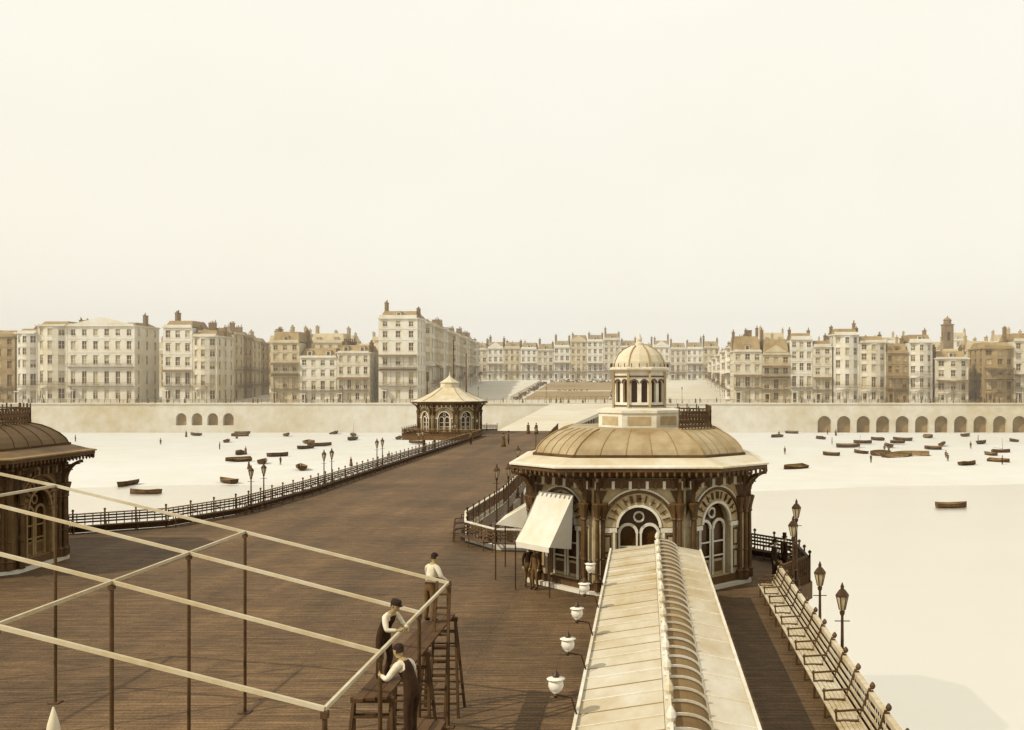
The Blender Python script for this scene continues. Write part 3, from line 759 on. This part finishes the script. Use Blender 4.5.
BASE=dict(pel=(0,0,.95),sp=(0,0,1.12),ch=(0,0,1.3),nb=(0,0,1.45),nk=(0,-.015,1.54),
 shL=(.17,0,1.41),elL=(.23,.02,1.13),wrL=(.24,-.07,.88),shR=(-.17,0,1.41),elR=(-.23,.02,1.13),wrR=(-.24,-.07,.88),
 hiL=(.09,0,.9),knL=(.11,-.02,.5),anL=(.12,.02,.1),toL=(.14,-.15,.045),hiR=(-.09,0,.9),knR=(-.11,-.02,.5),anR=(-.12,.02,.1),toR=(-.14,-.15,.045))
RAD=dict(pel=(.155,.11),sp=(.14,.1),ch=(.165,.11),nb=(.075,.065),nk=.052,shL=.075,shR=.075,elL=.055,elR=.055,wrL=.036,wrR=.036,
 hiL=.1,hiR=.1,knL=.072,knR=.072,anL=.056,anR=.056,toL=(.045,.035),toR=(.045,.035))
BON=[('pel','sp',0),('sp','ch',0),('ch','nb',0),('nb','nk',3),('nb','shL',1),('shL','elL',1),('elL','wrL',1),('nb','shR',1),('shR','elR',1),('elR','wrR',1),
 ('pel','hiL',2),('hiL','knL',2),('knL','anL',2),('anL','toL',4),('pel','hiR',2),('hiR','knR',2),('knR','anR',2),('anR','toR',4)]
def person(name,loc,rot,pose={},mats=None,hat=None,headrot=(0,0,0),skirt=False):
    mats=mats or dict(t=M['cloth_dark'],a=M['shirt'],l=M['cloth_dark'])
    J=dict(BASE); J.update(pose); keys=list(J); idx={k:i for i,k in enumerate(keys)}
    V,F=skin_mesh([J[k] for k in keys],[(idx[a],idx[b]) for a,b,_ in BON],[RAD[k] for k in keys],0,1)
    def tag(c):
        best=9;t=0
        for a,b,m in BON:
            A=Vector(J[a]);B=Vector(J[b]);ab=B-A; s=max(0,min(1,(c-A).dot(ab)/ab.length_squared)); d=(c-(A+ab*s)).length
            if (a,b) in (('nb','shL'),('nb','shR')): d+=.03
            if (a,b) in (('pel','hiL'),('pel','hiR')): d-=.02
            if d<best: best=d;t=m
        return t
    mb=MB(); mb.v=[tuple(v) for v in V]
    for f in F:
        c=sum((V[i] for i in f),Vector())/len(f); mb.f.append(f); mb.m.append(tag(c))
    for s,k in ((1,'L'),(-1,'R')):
        w=Vector(J['wr'+k]); d=(w-Vector(J['el'+k])).normalized()
        side=d.cross(Vector((s,0,.2))); 
        if side.length<.1: side=Vector((0,1,0))
        side.normalize(); nrm=d.cross(side).normalized()
        if nrm.x*s>0: nrm=-nrm
        vs=[w-d*.02,w+d*.045,w+d*.085];rs=[.026,(.036,.02),(.038,.018)];es=[(0,1),(1,2)]
        for q,(off,L) in enumerate(((-.03,.062),(-.01,.074),(.011,.07),(.031,.054))):
            b=w+d*.088+side*off; i=len(vs)
            vs+=[b,b+d*L*.5+nrm*L*.12,b+d*L*.85+nrm*L*.45]; rs+=[.0095,.009,.0075]; es+=[(2,i),(i,i+1),(i+1,i+2)]
        i=len(vs); b=w+d*.035-side*.03; vs+=[b,b-side*.03+d*.03+nrm*.015,b-side*.035+d*.06+nrm*.03]; rs+=[.012,.0105,.009]; es+=[(1,i),(i,i+1),(i+1,i+2)]
        hv,hf=skin_mesh(vs,es,rs,0,1); o=len(mb.v); mb.v+=[tuple(v) for v in hv]
        for f in hf: mb.f.append(tuple(x+o for x in f)); mb.m.append(3)
    nk=Vector(J['nk']); hm=MB()
    rings=[(.0,.045,.05,0),(.03,.06,.075,-.01),(.07,.068,.088,-.012),(.11,.074,.094,-.008),(.15,.077,.097,0),(.19,.068,.087,.004),(.22,.045,.06,.006),(.235,.012,.015,.006)]
    loops=[]
    for z,rx,ry,oy in rings:
        l=[]
        for k in range(16):
            t=2*math.pi*k/16; x=rx*math.cos(t); y=ry*math.sin(t)
            if math.sin(t)<-.95 and .05<z<.1: y-=.022
            if abs(math.cos(t))<.5 and math.sin(t)<0 and .1<z<.12: y+=.008
            l.append((x,y+oy-.01,z))
        loops.append(l)
    hm.loft(loops,0)
    for s in(-1,1):
        hm.lathe([(.006,-.03),(.016,-.01),(.018,.012),(.008,.03)],(s*.078,.0,.105),6,0)
        hm.lathe([(.004,-.008),(.011,0),(.004,.008)],(s*.03,-.088,.118),6,1)
    hm.box(-.022,.022,-.102,-.094,.048,.054,1)
    hl=[[ (x*1.07,(y+.004)*1.06+.012*(1 if y>0 else 0),z+.006) for x,y,z in loops[i]] for i in (4,5,6,7)]
    low=[(x*1.06,max(y,-.02)*1.08+.006,.075 if y>0 else .125) for x,y,z in loops[3]]
    hm.loft([low]+hl,1)
    if hat=='cap': hm.loft([[(x*1.12,y*1.12-.003,.15) for x,y,z in loops[4]],[(x*1.22,y*1.2,.185) for x,y,z in loops[4]],[(x*1.1,y*1.1,.235) for x,y,z in loops[4]],[(x*.4,y*.4,.25) for x,y,z in loops[4]]],1); hm.box(-.06,.06,-.16,-.09,.148,.158,1)
    if hat=='bowler': hm.lathe([(.15,.158),(.152,.166),(.1,.17),(.098,.23),(.08,.275),(.03,.295)],(0,0,0),14,1)
    if hat=='top': hm.lathe([(.14,.165),(.14,.175),(.09,.18),(.09,.34),(.095,.345)],(0,0,0),14,1)
    Mx=Matrix.Rotation(headrot[2],4,'Z')@Matrix.Rotation(headrot[0],4,'X'); o=len(mb.v)
    mb.v+=[tuple(nk+Vector((0,-.012,-.005))+(Mx@Vector(v))) for v in hm.v]
    for f,m in zip(hm.f,hm.m): mb.f.append(tuple(x+o for x in f)); mb.m.append(3 if m==0 else 5)
    if skirt:
        mb.lathe([(.15,1.1),(.2,.95),(.27,.6),(.33,.25),(.36,.02)],(0,0.03,0),16,2)
    ob=mb.obj(name,[mats['t'],mats['a'],mats['l'],M['skin'],mats.get('b',M['hair']),M['hair']],None,True,loc,rot)
    return ob
WH=M['shirt'];DK=M['cloth_dark'];MD=M['cloth_mid']
lean=dict(sp=(0,-.05,1.1),ch=(0,-.14,1.26),nb=(0,-.22,1.38),nk=(0,-.27,1.46),shL=(.17,-.2,1.35),shR=(-.17,-.2,1.35))
person('workman',(-5.32,20.3,2.53),math.radians(62),dict(lean,elL=(.26,-.32,1.12),wrL=(.16,-.5,1.12),elR=(-.27,-.34,1.12),wrR=(-.15,-.52,1.12),knL=(.13,-.08,.5),anL=(.15,.06,.1),toL=(.17,-.12,.045)),dict(t=DK,a=WH,l=DK,b=DK),'cap',(.3,0,.1))
person('workman',(-3.95,17.0,2.43),math.radians(-118),dict(lean,elL=(.3,-.3,1.14),wrL=(.2,-.52,1.16),elR=(-.3,-.22,1.16),wrR=(-.2,-.48,1.2),knR=(-.13,-.1,.51),anR=(-.14,-.1,.1),toR=(-.15,-.28,.045)),dict(t=DK,a=WH,l=DK,b=DK),None,(.25,0,-.1))
person('workman',(-5.42,25.2,2.53),math.radians(150),dict(sp=(0,-.02,1.12),ch=(0,-.07,1.29),nb=(0,-.1,1.43),nk=(0,-.13,1.52),shL=(.17,-.09,1.39),shR=(-.17,-.09,1.39),elL=(.27,-.2,1.14),wrL=(.18,-.42,1.08),elR=(-.29,-.1,1.16),wrR=(-.26,-.34,1.04)),dict(t=WH,a=WH,l=MD,b=DK),None,(.2,0,0))
person('visitor',(-4.9,42.0,0),math.radians(20),{},dict(t=DK,a=DK,l=MD),'top')
person('visitor',(-4.55,41.4,0),math.radians(-40),{},dict(t=MD,a=MD,l=MD),'bowler')
person('visitor',(5.6,43.3,0),math.radians(60),{},dict(t=DK,a=DK,l=DK),'bowler')
person('visitor',(6.2,44.6,0),math.radians(110),{},dict(t=MD,a=DK,l=DK),'top')
proto=person('figure',(-100,326.5,1.7),0,{},dict(t=MD,a=MD,l=DK),'top'); proto2=person('figure',(-90,323,1.7),1,{},dict(t=MD,a=MD,l=MD),'bowler',skirt=True)
grp=empty('pedestrian_crowd')
proto.parent=grp;proto2.parent=grp
def ped(x,y,z):
    o=bpy.data.objects.new('figure',R.choice((proto,proto2)).data); COL.objects.link(o); o.location=(x,y,z); o.rotation_euler=(0,0,R.uniform(0,6.28)); o.parent=grp
for k in range(80): ped(R.uniform(-220,170),R.uniform(320,326),1.7)
for k in range(34):
    y=R.uniform(190,310); s=R.choice((-1,1)); x=R.uniform(-190,-50) if s<0 else R.uniform(30,150); ped(x,y,bz(x,y))
for k in range(5): y=R.uniform(120,172); ped(R.uniform(-25,-17),y,0)

# ---------------------------------------------------------------- boats
def boat(loc,rot,L=5.5,mast=False,heel=0.,name='rowing_boat'):
    e=empty(name,loc,rot); e.rotation_euler[0]=heel
    B=L*.2; rings=[]
    for i in range(9):
        t=i/8; x=-L/2+L*t; w=B*(1-max(0,(t-.35)/.65)**2.2)*(.78+.22*min(1,t*3)); w=max(w,.03)
        sh=.75+.25*abs(t-.4)**1.5*2; k=.05+.35*max(0,t-.8)*2
        rings.append([(x,-w,sh),(x,-w*.9,.36+k*.4),(x,-w*.5,.1+k*.6),(x,0,.0+k),(x,w*.5,.1+k*.6),(x,w*.9,.36+k*.4),(x,w,sh)])
    mo=MB();mi=MB()
    for a,b in zip(rings,rings[1:]):
        for k in range(6): mo.face([a[k],b[k],b[k+1],a[k+1]])
        for k in(0,6): mi.beam(a[k],b[k],.08,.07)
        sc=lambda p:(p[0],p[1]*.93,p[2]+.03)
        for k in range(6): mi.face([sc(a[k]),sc(b[k]),sc(b[k+1]),sc(a[k+1])])
    mo.face(rings[0])
    for t in(.25,.5,.72):
        i=int(t*8); r=rings[i]; mi.box(r[0][0]-.14,r[0][0]+.14,-r[6][1]*.95,r[6][1]*.95,.48,.52)
    if mast: mi.tube((L*.1,0,.1),(L*.1,0,L*.85),.06,.03,6); mi.tube((L*.1,0,L*.25),(-L*.42,0,L*.32),.04,.03,6)
    mo.obj('hull',M['hull'],e); mi.obj('gunwale_and_thwarts',M['thwart'],e)
bl=[(-135,300,0),(-86,166,0),(-77,154,0),(-85,209,0),(-78,204,0),(-66,192,0),(-84,247,0),(-83,255,0),(-82,223,0),(-96,310,0),(-87,298,1),(-120,296,0),(-124,308,0),(-71,170,0),(-81,276,0),(-106,296,0),(-88,263,0),(-69,281,0),(-60,262,0),(-93,229,0),(-112,268,0),
 (29,194,0),(42,226,0),(50,233,1),(71,276,0),(76,255,0),(74,209,0),(83,233,1),(49,281,0),(64,276,0),(95,296,0),(46,312,0),(51,251,0),(61,251,0),(70,243,0),(100,272,0),(65,201,0),(88,262,0),(110,285,0),(82,290,0),(57,262,0),(66,262,0),(93,215,0),(103,232,0),(38,290,0),(78,226,0)]
for x,y,ms in bl:
    boat((x,y,bz(x,y)-.05),R.uniform(0,6.28),R.uniform(4.0,6.0),ms,R.uniform(-.4,.4))
boat((42,137,-8.75),0.05,4.2)
for x,y,r,h in ((56,222,.5,.3),(60,226,2.9,-.3),(54,228,.9,.35)): boat((x,y,bz(x,y)-.05),r,8.2,False,h,'fishing_boat')

# ---------------------------------------------------------------- haze over the shore
mb=MB(); mb.box(-1500,1500,200,1300,-40,95)
hz=bpy.data.materials.new('haze_volume'); hz.use_nodes=True; nt=hz.node_tree; nt.nodes.remove(nt.nodes['Principled BSDF'])
vs_=nt.nodes.new('ShaderNodeVolumeScatter'); vs_.inputs['Color'].default_value=(1,.98,.93,1); vs_.inputs['Density'].default_value=.0008; vs_.inputs['Anisotropy'].default_value=.0
nt.links.new(vs_.outputs[0],nt.nodes['Material Output'].inputs['Volume'])
mb.obj('sea_haze',hz)

# ---------------------------------------------------------------- light, sky, camera
sd=Vector((-.66,-.42,.70)).normalized()
w=bpy.data.worlds.new('World'); scene.world=w; w.use_nodes=True; nt=w.node_tree; N_=nt.nodes; L=nt.links
bg=N_['Background']
sk=N_.new('ShaderNodeTexSky'); sk.sky_type='NISHITA'; sk.sun_disc=False; sk.sun_elevation=math.asin(sd.z); sk.sun_rotation=math.atan2(sd.x,sd.y); sk.dust_density=4; sk.altitude=0
bw=N_.new('ShaderNodeRGBToBW'); L.new(sk.outputs[0],bw.inputs[0])
mul=N_.new('ShaderNodeMix'); mul.data_type='RGBA'; mul.blend_type='MIX'; mul.inputs['Factor'].default_value=.9
comb=N_.new('ShaderNodeVectorMath'); comb.operation='SCALE'; comb.inputs[0].default_value=(1,.955,.84); L.new(bw.outputs[0],comb.inputs['Scale'])
L.new(comb.outputs[0],mul.inputs['A'])
tc=N_.new('ShaderNodeTexCoord'); nz=N_.new('ShaderNodeTexNoise'); nz.inputs['Scale'].default_value=1.8; nz.inputs['Detail'].default_value=4; L.new(tc.outputs['Generated'],nz.inputs['Vector'])
rp=N_.new('ShaderNodeMix'); rp.data_type='RGBA'; rp.inputs['A'].default_value=(10.5,10.0,8.5,1); rp.inputs['B'].default_value=(10.9,10.6,9.5,1)
mr=N_.new('ShaderNodeMapRange'); mr.inputs['From Min'].default_value=.35; mr.inputs['From Max'].default_value=.65; L.new(nz.outputs['Fac'],mr.inputs[0]); L.new(mr.outputs[0],rp.inputs['Factor'])
# low sky brightened to offset the darkening by the haze volume
sx=N_.new('ShaderNodeSeparateXYZ'); L.new(tc.outputs['Generated'],sx.inputs[0])
hr=N_.new('ShaderNodeMapRange'); hr.inputs['From Min'].default_value=.0; hr.inputs['From Max'].default_value=.22; hr.inputs['To Min'].default_value=1.12; hr.inputs['To Max'].default_value=1.0; L.new(sx.outputs['Z'],hr.inputs[0])
hs_=N_.new('ShaderNodeVectorMath'); hs_.operation='SCALE'; L.new(rp.outputs['Result'],hs_.inputs[0]); L.new(hr.outputs[0],hs_.inputs['Scale'])
L.new(hs_.outputs[0],mul.inputs['B'])
L.new(mul.outputs['Result'],bg.inputs['Color']); bg.inputs['Strength'].default_value=.1
sl=bpy.data.lights.new('sun','SUN'); sl.energy=4.0; sl.angle=math.radians(.6); sl.color=(1,.92,.76)
so=bpy.data.objects.new('sun',sl); COL.objects.link(so); so.rotation_euler=(-sd).to_track_quat('-Z','Y').to_euler()
cam=bpy.data.cameras.new('camera'); co=bpy.data.objects.new('camera',cam); COL.objects.link(co)
co.location=(0,0,8.6); co.rotation_euler=(math.pi/2,0,0); cam.lens=36*1000/1024; cam.sensor_width=36; cam.sensor_fit='HORIZONTAL'
cam.shift_x=-133/1024; cam.shift_y=17/1024; cam.clip_end=20000; cam.clip_start=.1
scene.camera=co
scene.view_settings.view_transform='Standard'; scene.view_settings.look='None'; scene.view_settings.exposure=0
